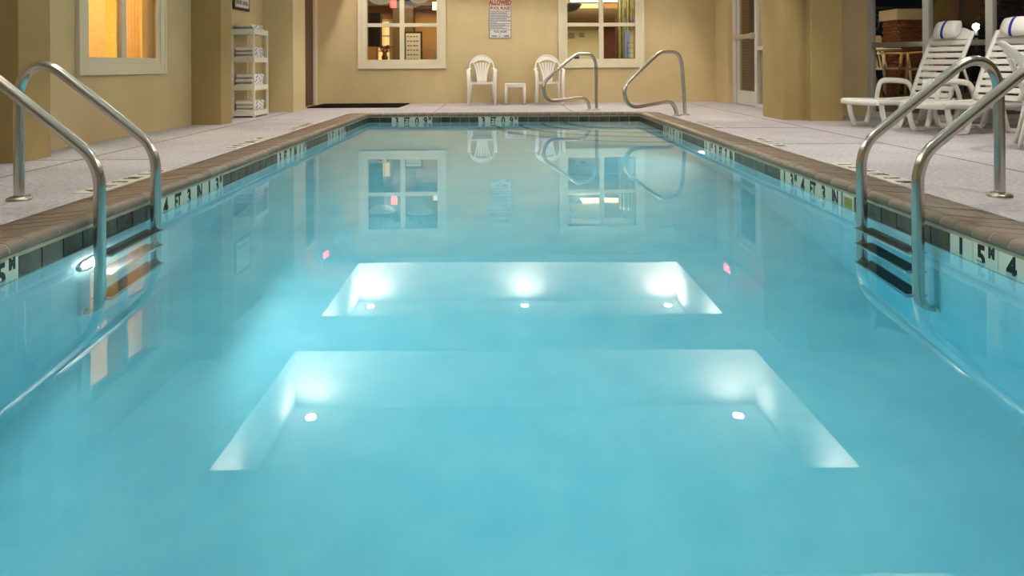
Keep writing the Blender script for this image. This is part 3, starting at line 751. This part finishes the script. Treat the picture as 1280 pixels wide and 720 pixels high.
def leafy(name, x, y, z, r_, h, n, m, label, cat):
    t = thing(name, label, cat, (x, y, z)); mb = MB()
    for _ in range(n):
        a, b, cc = random.uniform(0, 2 * PI), random.random() ** .5, random.random()
        p_ = Vector((r_ * b * math.cos(a), r_ * b * math.sin(a), h * (.25 + .75 * cc))); u_ = Vector((random.uniform(-1, 1), random.uniform(-1, 1), random.uniform(-1, 1))).normalized() * .05
        v_ = u_.orthogonal().normalized() * .03; mb.add([p_ - u_, p_ - v_, p_ + u_, p_ + v_], [(0, 1, 2, 3)])
    mb.build('foliage', m, t); q = MB(); q.tube([(0, 0, 0), (0, 0, h * .7)], .04, 8); q.build('trunk', 'patio_wood', t)
leafy('small_tree', 9.1, 12.3, -.05, .8, 2.6, 1500, 'tree_red', 'dark reddish leafy tree beyond the bay glass', 'tree')
leafy('shrub', 7.0, 9.3, -.05, .5, .9, 700, 'shrub', 'low dark shrub under the bay glass sill', 'shrub')
light('patio_fill', 'AREA', (4.40, 9.40, 2.25), (0, .5, .3), NIGHT_W, (1, .72, .42), .2)  # added fill hidden behind the wall, brightens the patio furniture

# ------------------------------------------------------------------ pool lights
def niche(x, y, z, rz, label, power, tilt=0, spread=PI):
    t = thing('pool_light', label, 'light', (x, y, z), rz)
    q = MB(); q.lathe([(.10, .0), (.10, .012), (.075, .016), (.07, .006)], axis='X'); q.build('trim_ring', 'steel', t)
    q = MB(); q.lathe([(.001, .012), (.04, .011), (.07, .006), (.07, 0)], axis='X'); q.build('lens', 'pool_lens', t)
    light('pool_lamp', 'AREA', (.03, 0, 0), (0, -PI / 2 + tilt, 0), power, (1, 1, .96), .06, spread, t)
niche(XL + .002, 3.126, -.45, 0, 'round underwater light glaring in the pool wall behind the ladder under the side window', POOL_W * 2.6)
niche(XR - .002, 6.577, -.45, PI, 'small round underwater light in the pool wall below the depth marker on the lounger side', POOL_W * .9)
niche(.02, YN + .002, -.6, PI / 2, 'added unseen underwater light in the near end wall, brightening the pool', POOL_W * .85, spread=1.8)  # added unseen lamp, fills the water near the camera
# wall fitting beside right ladder
q = MB(); q.lathe([(.035, 0), (.03, .012), (.001, .014)], axis='X', n=16); o = q.build('return_fitting', 'white_plastic'); o.location = (XR - .001, 4.15, -.28); o.rotation_euler = (0, 0, PI)
tag(o, 'small round white return fitting in the pool wall beside the ladder', 'fitting')

# ------------------------------------------------------------------ ladders
def flange(mb, x, y): mb.lathe([(.056, 0), (.056, .010), (.045, .018), (.026, .022)], (x, y, 0), 24)
def ladder(side, tube_x, ys, label):
    sg = 1 if side == 'R' else -1
    prof = [(.08, -1.04), (.045, -1.03), (.018, -.98), (.002, -.90), (0, -.78), (0, .10), (0, .19), (.035, .28), (.10, .335), (.44, .61), (.505, .658), (.572, .674), (.635, .645), (.672, .575), (.68, .49), (.68, 0)]
    t = thing('pool_ladder', label, 'ladder', (sg * tube_x, (ys[0] + ys[1]) / 2, 0), 0)
    for y in ys:
        yy = y - (ys[0] + ys[1]) / 2
        pts = chaikin([(sg * a, yy, z) for a, z in prof], 2)
        q = MB(); q.tube(pts, .0245, 20, up=(0, 1, 0)); r_ = q.build('rail', 'steel', t)
        q = MB(); flange(q, sg * .68, yy); q.build('flange', 'steel_dull', t)
        q = MB(); q.tube([(sg * .06, yy, -1.04), (sg * (.078), yy, -1.04)], .032, 16); q.build('bumper', 'white_plastic', t)
    h = (ys[1] - ys[0]) / 2
    for z in (-.315, -.60, -.90):
        q = MB(); q.box(-.045, .045, -h + .01, h - .01, z - .012, z + .010); q.mi = 1; q.box(-.036, .036, -h + .03, h - .03, z + .010, z + .013)
        q.build('tread', ['steel', 'rubber'], t, bevel=.004)
ladder('R', 1.766, (3.06, 3.54), 'stainless pool ladder on the lounger side, handrails rising over the coping')
ladder('L', 1.722, (3.08, 3.58), 'stainless pool ladder on the side-window side, in front of the glaring pool light')
# grab rails at the corner steps
def grab(ox, oy, prof, label):
    dx, dy = -.75, -.66
    t = thing('grab_rail', label, 'rail', (ox, oy, 0))
    L_ = math.hypot(dx, dy)
    pts = chaikin([(a * dx / L_, a * dy / L_, z) for a, z in prof], 2)
    q = MB(); q.tube(pts, .024, 16, up=(-dy, dx, 0)); q.build('rail', 'steel', t)
    for a in (prof[0][0], prof[-1][0]): q = MB(); flange(q, a * dx / L_, a * dy / L_); q.build('flange', 'steel_dull', t)
PL = [(0, 0), (0, .6), (.03, .73), (.11, .80), (.20, .805), (.40, .805), (.47, .785), (.93, .505), (1.04, .43), (1.075, .36), (1.06, .26), (1.0, .195), (.92, .165), (.80, .165), (.36, .187), (.26, .18), (.18, .12), (.155, .05), (.15, 0)]
PR = [(0, 0), (.055, .60), (.085, .70), (.14, .78), (.24, .815), (.48, .812), (.58, .785), (1.08, .495), (1.19, .425), (1.23, .35), (1.215, .26), (1.16, .19), (1.07, .15), (.95, .15), (.42, .187), (.30, .175), (.22, .11), (.19, .04), (.185, 0)]
grab(1.367, 10.404, PL, 'curved steel grab rail behind the far pool edge, in front of a plastic chair')
grab(2.365, 9.289, PR, 'curved steel grab rail at the corner steps on the deck by the glass door')

# ------------------------------------------------------------------ plastic chairs
def plastic_chair(label):
    t = thing('plastic_chair', label, 'chair'); m = 'white_plastic'
    # front is -y. seat
    q = MB(); n = 10; top = []
    ring_ = [(-.20, -.22), (-.17, -.245), (0, -.255), (.17, -.245), (.20, -.22), (.195, .0), (.165, .20), (.12, .225), (-.12, .225), (-.165, .20), (-.195, 0)]
    zt = lambda x, y: .385 - .03 * (y + .25) / .5 - .012 * (1 - (x / .2) ** 2)
    N_ = len(ring_); vs = [(x, y, zt(x, y)) for x, y in ring_] + [(x, y, zt(x, y) - .02) for x, y in ring_] + [(0, 0, .36), (0, 0, .345)]
    fs = [(i, (i + 1) % N_, 2 * N_) for i in range(N_)] + [((i + 1) % N_ + N_, i + N_, 2 * N_ + 1) for i in range(N_)] + [((i + 1) % N_, i, i + N_, (i + 1) % N_ + N_) for i in range(N_)]
    q.add(vs, fs); q.box(-.195, .195, -.25, -.235, .345, .38)
    q.build('seat', m, t)
    # backrest: rim arch, crown plate, fan of slats
    def bp(x, z):  # back surface: leans back with height, wraps forward at the sides
        return (x, .215 + .16 * (z - .37) / .45 - .10 * (abs(x) / .25) ** 2, z)
    q = MB(); pts = []
    for i in range(25):
        a = PI * i / 24; pts.append(bp(-.235 * math.cos(a), .60 + .215 * math.sin(a)))
    pts = [bp(-.215, .37), bp(-.232, .50)] + pts + [bp(.232, .50), bp(.215, .37)]
    q.tube(pts, .014, 8, .024); q.build('back_rim', m, t)
    q = MB(); vs = []; K = 14
    for i in range(K + 1):
        a = PI * (.16 + .68 * i / K); x0, z0 = -.225 * math.cos(a), .60 + .205 * math.sin(a)
        x1 = -.150 * math.cos(a) * 1.15; z1 = .635 + .105 * math.sin(a)
        p0, p1 = Vector(bp(x0, z0)), Vector(bp(x1, z1)); th = Vector((0, .008, 0))
        vs += [p0 - th, p0 + th, p1 + th, p1 - th]
    fs = []
    for i in range(K):
        for k in range(4): fs.append((4 * i + k, 4 * i + (k + 1) % 4, 4 * i + 4 + (k + 1) % 4, 4 * i + 4 + k))
    fs += [(0, 1, 2, 3), (4 * K + 3, 4 * K + 2, 4 * K + 1, 4 * K)]
    q.add(vs, fs); q.build('crown', m, t)
    for k in range(6):
        u = (k - 2.5) / 2.5
        pts = [bp(u * .075, .365), bp(u * .085, .48), bp(u * .115, .60), bp(u * .145, .70 - .02 * u * u)]
        q = MB(); q.tube(chaikin(pts, 1), .0065, 6, .0205, up=(0, 1, 0)); q.build('slat', m, t)
    for sx in (-1, 1):
        q = MB(); q.tube(chaikin([(sx * .225, .13, .60), (sx * .262, .05, .585), (sx * .268, -.12, .575), (sx * .258, -.21, .56), (sx * .25, -.235, .53)], 2), .011, 8, .028, up=(0, 0, 1)); q.build('armrest', m, t)
        q = MB(); q.tube([(sx * .252, -.225, .545), (sx * .243, -.235, .38), (sx * .250, -.265, 0)], [.022, .02, .014], 8, [.030, .032, .02], up=(0, 1, 0)); q.build('leg', m, t)
        q = MB(); q.tube([(sx * .195, .19, .37), (sx * .215, .23, .18), (sx * .235, .27, 0)], [.022, .018, .013], 8, [.03, .024, .018], up=(0, 1, 0)); q.build('leg', m, t)
    return t
pc = plastic_chair('white moulded plastic armchair below the pool rules sign, against the far wall')
pc.location = (-.33, 11.98, 0); pc.rotation_euler = (0, 0, .03)
c2 = copy_tree(pc); c2['label'] = 'white moulded plastic armchair behind the grab rail, below the lobby window'; c2.location = (.785, 12.02, 0)
c3 = copy_tree(pc); c3['label'] = 'white moulded plastic armchair standing beside the steel ladder and loungers, half out of frame'; c3.location = (4.28, 5.52, 0); c3.rotation_euler = (0, 0, 1.0)
for o in (pc, c2): o.scale = (.88, 1, 1)
for o in (pc, c2, c3): o['group'] = 'white plastic armchairs'
t = thing('side_table', 'low square white plastic table between the two plastic chairs', 'table', (.225, 12.02, 0))
q = MB(); q.box(-.175, .175, -.175, .175, .325, .35); q.box(-.168, .168, -.168, -.155, .29, .325); q.box(-.168, .168, .155, .168, .29, .325); q.box(-.168, -.155, -.168, .168, .29, .325); q.box(.155, .168, -.168, .168, .29, .325)
q.build('tabletop', 'white_plastic', t, bevel=.006)
for sx in (-1, 1):
    for sy in (-1, 1):
        q = MB(); q.tube([(sx * .15, sy * .15, .33), (sx * .153, sy * .153, 0)], [.022, .018], 8); q.build('leg', 'white_plastic', t)

# ------------------------------------------------------------------ loungers
def lounger(label):
    """local x: foot -> head, local y: width 0..W (far side = 0 is the side away from the viewer -> we use -W..0)"""
    t = thing('sun_lounger', label, 'lounger'); m = 'white_plastic'; W = .52; SL = .93; zs_ = .285
    q = MB()
    for yy in (-.025, -W + .025):
        pts = [(.0, yy, zs_ - .02), (.08, yy, zs_ - .015), (SL * .5, yy, zs_ - .03), (SL + .1, yy, zs_ - .015)]
        q.tube(chaikin(pts, 2), .028, 10, .018, up=(0, 0, 1))
    q.build('seat_frame', m, t)
    q = MB(); q.tube(chaikin([(.03, -.02, zs_ - .018), (-.01, -.08, zs_ - .022), (-.025, -W / 2, zs_ - .022), (-.01, -W + .08, zs_ - .022), (.03, -W + .02, zs_ - .018)], 2), .030, 10, .02, up=(0, 0, 1)); q.build('foot_rim', m, t)
    n = 12; pitch = (SL - .06) / n
    for k in range(n):
        a = .035 + pitch * k; q = MB(); zz = zs_ + .004 - .016 * math.sin(PI * k / n)
        q.box(a + .006, a + pitch - .006, -W + .03, -.03, zz - .014, zz); q.build('slat', m, t, bevel=.003)
    # backrest
    top = Vector((.33, 0, .70)); hz = zs_ - .005; Lb = top.length; e = top.normalized(); nrm = Vector((-e.z, 0, e.x))
    b0 = Vector((SL, 0, hz))
    def B(a, y, off=0): # point up the back with slight bow
        p_ = b0 + e * (a * Lb) + nrm * (off + .02 * math.sin(PI * a)); return (p_.x, y, p_.z)
    q = MB()
    for yy in (-.03, -W + .03):
        q.tube([B(a / 8, yy * (1) , 0) for a in range(0, 9)], .016, 10, .026, up=tuple(nrm)); 
    q.build('back_frame', m, t)
    q = MB(); 
    for k in range(1):
        vs = []; nn = 12
        for i in range(nn + 1):
            yy = -.03 - (W - .06) * i / nn; drop = .07 * max(0, abs(i / nn - .5) * 2 - .55) / .45 
            up_ = 1.06 - .9 * drop
            for a in (.885, up_):
                for off in (-.012, .012): vs.append(B(a, yy, off))
        fs = []
        for i in range(nn):
            o_ = 4 * i
            fs += [(o_, o_ + 2, o_ + 6, o_ + 4), (o_ + 1, o_ + 5, o_ + 7, o_ + 3), (o_ + 2, o_ + 3, o_ + 7, o_ + 6), (o_, o_ + 4, o_ + 5, o_ + 1)]
        fs += [(0, 1, 3, 2), (4 * nn, 4 * nn + 2, 4 * nn + 3, 4 * nn + 1)]
        q.add(vs, fs)
    q.build('head_panel', m, t)
    n = 9; pa = .885 / n
    for k in range(n):
        a = pa * k + .005; q = MB(); vs = [B(a + .012, -.04, -.008), B(a + pa - .020, -.04, -.008), B(a + pa - .020, -W + .04, -.008), B(a + .012, -W + .04, -.008)]
        vs += [B(a + .012, -.04, .008), B(a + pa - .020, -.04, .008), B(a + pa - .020, -W + .04, .008), B(a + .012, -W + .04, .008)]
        q.add(vs, [(0, 1, 2, 3), (7, 6, 5, 4), (0, 4, 5, 1), (1, 5, 6, 2), (2, 6, 7, 3), (3, 7, 4, 0)]); q.build('slat', m, t)
    # legs: U shaped sled feet, two per side
    for yy in (-.05, -W + .05):
        for (x0, x1) in ((.07, .36), (.74, 1.08)):
            q = MB(); pts = chaikin([(x0, yy, zs_ - .03), (x0 + .02, yy, .14), (x0 + .06, yy, .03), (x0 + .09, yy, .012), (x1 - .09, yy, .012), (x1 - .06, yy, .03), (x1 - .02, yy, .14), (x1, yy, zs_ - .03)], 2)
            q.tube(pts, .018, 8, .030, up=(1, 0, 0)); q.box(x0 + .075, x1 - .075, yy - .024, yy + .024, 0, .04); q.build('leg', m, t)
    for yy in (.02, -W - .02):
        q = MB(); q.tube(chaikin([(.50, yy, zs_ - .02), (.53, yy, .40), (.56, yy, .462), (.64, yy, .475), (.86, yy, .465), (.95, yy, .44), (1.0, yy, .34), (1.02, yy, zs_ - .03)], 2), .014, 8, .030, up=(0, 1, 0)); q.build('armrest', m, t)
    # prop strut behind the back
    q = MB()
    for yy in (-.08, -W + .08): q.tube([B(.62, yy, -.02), (SL + .42, yy, .20)], .014, 8)
    q.box(SL + .40, SL + .44, -W + .05, -.05, .18, .22); q.box(SL, SL + .45, -.06, -.03, .20, .235); q.box(SL, SL + .45, -W + .03, -W + .06, .20, .235)
    q.build('prop', m, t)
    return t
LA = math.atan2(.30, .95)
l1 = lounger('white slatted plastic sun lounger farther from the viewer, next to the wall and open towards the bay window')
l1.location = (3.56, 7.58, 0); l1.rotation_euler = (0, 0, LA)
l2 = copy_tree(l1); l2.location = (3.82, 6.94, 0); l2['label'] = 'white slatted plastic sun lounger nearer the steel ladder, partly hidden behind its handrails'
l1['label'] = 'white slatted plastic sun lounger next to the wall, its whole foot end visible'
for o in (l1, l2): o['group'] = 'sun loungers by the bay window'
def head_towel(lo, label, yc):
    t = thing('rolled_towel', label, 'towel', lo.location[:], lo.rotation_euler[2], 'rolled towels on the loungers')
    # folded towel hung over the top of the back
    W = .52; b0 = Vector((.93, 0, .28)); e = Vector((.33, 0, .70)).normalized(); nrm = Vector((-e.z, 0, e.x)); Lb = Vector((.33, 0, .70)).length
    cpt = b0 + e * (Lb * 1.0) + nrm * .078
    def ring_at(yy, r0): 
        return [(cpt + e * (r0 * 1.25 * math.cos(a)) + nrm * (r0 * .62 * math.sin(a)) + Vector((0, yy, 0))) for a in [2 * PI * k / 18 for k in range(18)]]
    q = MB(); ys = [yc - .13, yc - .125, yc - .05, yc + .05, yc + .125, yc + .13]; rs = [.05, .075, .082, .082, .075, .05]
    vs = [p_ for yy, r0 in zip(ys, rs) for p_ in ring_at(yy, r0)]
    fs = [(i * 18 + k, i * 18 + (k + 1) % 18, (i + 1) * 18 + (k + 1) % 18, (i + 1) * 18 + k) for i in range(5) for k in range(18)]
    q.add(vs, fs, True); q.add(ring_at(ys[0], rs[0]), [tuple(range(18))]); q.add(ring_at(ys[-1], rs[-1]), [tuple(reversed(range(18)))])
    q.build('terry_cloth', 'towel', t)
    q = MB(); vs = [p_ for yy in (yc + .005, yc + .035) for p_ in ring_at(yy, .0845)]
    q.add(vs, [(k, (k + 1) % 18, 18 + (k + 1) % 18, 18 + k) for k in range(18)], True); q.build('stripe', 'towel_blue', t)
head_towel(l1, 'rolled white towel with blue stripe on the lounger next to the wall', -.25)
head_towel(l2, 'rolled white towel with blue stripe on the lounger nearer the ladder', -.27)

# ------------------------------------------------------------------ towel rack and towels
t = thing('towel_rack', 'narrow white four tier rack of folded towels between two wall pillars', 'rack', (-3.31, 9.48, 0))
RW, RD = .135, .26
for sx in (-1, 1):
    for sy in (-1, 1):
        q = MB(); q.box(sx * RW - .014, sx * RW + .014, sy * RD - .014, sy * RD + .014, 0, 1.14); q.build('post', 'white_paint', t, bevel=.002)
SH = (.055, .385, .745, 1.105)
for z in SH:
    q = MB(); q.box(-RW, RW, -RD - .012, -RD + .006, z - .035, z + .03); q.box(-RW, RW, RD - .006, RD + .012, z - .035, z + .03)
    q.box(-RW - .012, -RW + .006, -RD, RD, z - .035, z + .03); q.box(RW - .006, RW + .012, -RD, RD, z - .035, z + .03)
    q.box(-RW, RW, -RD, RD, z - .012, z)
    q.build('shelf', 'white_paint', t, bevel=.002)
def folded(x, y, z, w_, d_, h, label):
    """folded towel: soft slab, printed ends facing +x"""
    t = thing('folded_towel', label, 'towel', (x, y, z), 0, 'folded towels on the rack')
    def slab(a0, a1, hh, mat_, nm, inset=.0):
        q = MB(); prof = []
        for k in range(16):
            a = 2 * PI * k / 16; cx_, cz_ = math.cos(a), math.sin(a)
            sgn = lambda v, p_: math.copysign(abs(v) ** p_, v)
            prof.append((sgn(cx_, .35) * (d_ / 2 - inset), hh / 2 + sgn(cz_, .55) * (hh / 2 - inset)))
        q.prism(prof, a0, a1, 'YZ'); q.build(nm, mat_, t)
    slab(-w_ / 2, w_ / 2 - .01, h, 'towel', 'terry_cloth'); slab(w_ / 2 - .03, w_ / 2, h * 1.0, 'towel_print', 'printed_end', -.001)
LV = ['bottom', 'second', 'third', 'top']; PO = ['lowest', 'middle', 'uppermost']
for k, (z, n, h) in enumerate(zip(SH, (3, 3, 3, 2), (.050, .055, .052, .045))):
    for i in range(n):
        po = PO[i] if n == 3 else ('under', 'upper')[i]
        folded(-3.31 + random.uniform(-.004, .004), 9.48 + random.uniform(-.01, .01), z + .003 + i * (h + .001), .22 + random.uniform(-.01, .01) + .0, .44 + random.uniform(-.02, .02), h, 'folded white towel, blue print, %s in the pile on the %s rack shelf' % (po, LV[k]))
# framed notice above the rack
t = thing('framed_notice', 'small black framed notice on the wall above the towel rack', 'notice', (-3.44, 9.5, 1.62), LW_A)
q = MB(); q.box(-.26, .26, -.022, .0, -.225, .225); q.build('frame', 'black_plastic', t)
q = MB(); q.box(-.225, .225, -.024, -.02, -.19, .19); q.build('paper', 'paper', t)
me = text_mesh('lettering', 'pool area.', .10, 'black_letter', bold=.001); o = link_mesh('lettering', me, t, (0, -.0245, -.12), (PI / 2, 0, 0))

# ------------------------------------------------------------------ signs on the far wall
t = thing('pool_rules_sign', 'white pool rules sign with blue border and small print on the far wall', 'sign', (-.02, by(-.02) - .002, 1.405), BACK_A)
q = MB(); q.box(-.19, .19, -.008, 0, -.285, .285); q.build('board', 'sign_white', t)
q = MB()
for (a, b, c_, d_) in ((-.19, .19, .277, .285), (-.19, .19, -.285, -.277), (-.19, -.182, -.285, .285), (.182, .19, -.285, .285), (-.19, .19, .185, .191), (-.19, .19, -.145, -.139)): q.box(a, b, -.0095, -.008, c_, d_)
q.build('border', 'ink_blue', t)
link_mesh('lettering', text_mesh('lettering', 'POOL RULES', .068, 'red', bold=.0028, sx=.88), t, (0, -.009, .232), (PI / 2, 0, 0))
q = MB(); zz = .170; random.seed(3)
for k in range(15):
    wd = [.34, .28, .34, .30, .34, .34, .28, .34, .34, .12, .34, .26, .34, .22, .30][k]
    x = -.165; q.box(-.178, -.170, -.0092, -.008, zz - .004, zz + .004)
    while x < -.165 + wd - .02:
        l_ = random.uniform(.012, .035); q.box(x, min(x + l_, .175), -.0092, -.008, zz - .0055, zz + .0055); x += l_ + .005
    zz -= .0205
q.build('small_print', 'ink_blue', t)['kind'] = 'stuff'
link_mesh('lettering', text_mesh('lettering', 'POOL HOURS', .042, 'ink_blue', bold=.0016, sx=.85), t, (0, -.009, -.175), (PI / 2, 0, 0))
link_mesh('lettering', text_mesh('lettering', 'DAILY', .022, 'ink_blue', bold=.0004, sx=.85), t, (0, -.009, -.212), (PI / 2, 0, 0))
for s_, x_ in (('9:00AM', -.105), ('to', -.012), ('11:00PM', .095)):
    link_mesh('lettering', text_mesh('lettering', s_, .040, 'ink_blue', bold=.0016, sx=.78), t, (x_, -.009, -.250), (PI / 2, 0, 0))
t = thing('no_diving_sign', 'red lettering reading NO DIVING ALLOWED above the pool rules sign', 'sign', (-.02, by(-.02) - .001, 1.80), BACK_A)
q = MB(); q.box(-.19, .19, -.004, 0, -.115, .14); q.build('board', 'trim_cream', t)
link_mesh('lettering', text_mesh('lettering', 'ALLOWED', .105, 'red', bold=.0042, sx=.77), t, (0, -.0046, -.068), (PI / 2, 0, 0))
link_mesh('lettering', text_mesh('lettering', 'NO DIVING', .085, 'red', bold=.0018, sx=.78), t, (0, -.0046, .045), (PI / 2, 0, 0))

# exit signs over the doors and emergency lights over the windows (seen mirrored in the water)
def exit_sign(x, y, z, rz, label):
    t = thing('exit_sign', label, 'sign', (x, y, z), rz, None)
    q = MB(); q.box(-.15, .15, -.025, .025, -.09, .09); q.build('housing', 'sign_white', t)
    for sy, rr in ((-1, 0), (1, PI)):
        link_mesh('lettering', text_mesh('lettering', 'EXIT', .14, 'exit_red', bold=.003, sx=.8), t, (0, sy * .026, 0), (PI / 2, 0, rr))
    q = MB(); q.tube([(0, 0, .09), (0, 0, CZ - z)], .01, 8); q.build('stem', 'sign_white', t)
exit_sign(-2.86, 11.58, 2.17, PI / 2 - .12, 'glowing red exit sign hanging by the brown door')
exit_sign(3.36, 10.7, 2.17, PI / 2 + .05, 'glowing red exit sign hanging by the glass door')
def emergency(x, label):
    t = thing('emergency_light', label, 'light', (x, by(x), 2.03), BACK_A)
    q = MB(); q.box(-.13, .13, -.07, -.002, -.05, .05); q.build('housing', 'white_paint', t, bevel=.006)
    for sx in (-1, 1):
        q = MB(); q.lathe([(.001, -.02), (.045, -.02), (.05, 0), (.03, .05), (.001, .06)], (sx * .1, -.11, .07), 14, 'Y'); q.build('lamp_head', 'white_paint', t)
emergency(-2.72, 'white two headed emergency light on the wall corner by the exit door')
emergency(2.85, 'white two headed emergency light on the wall above the rails')
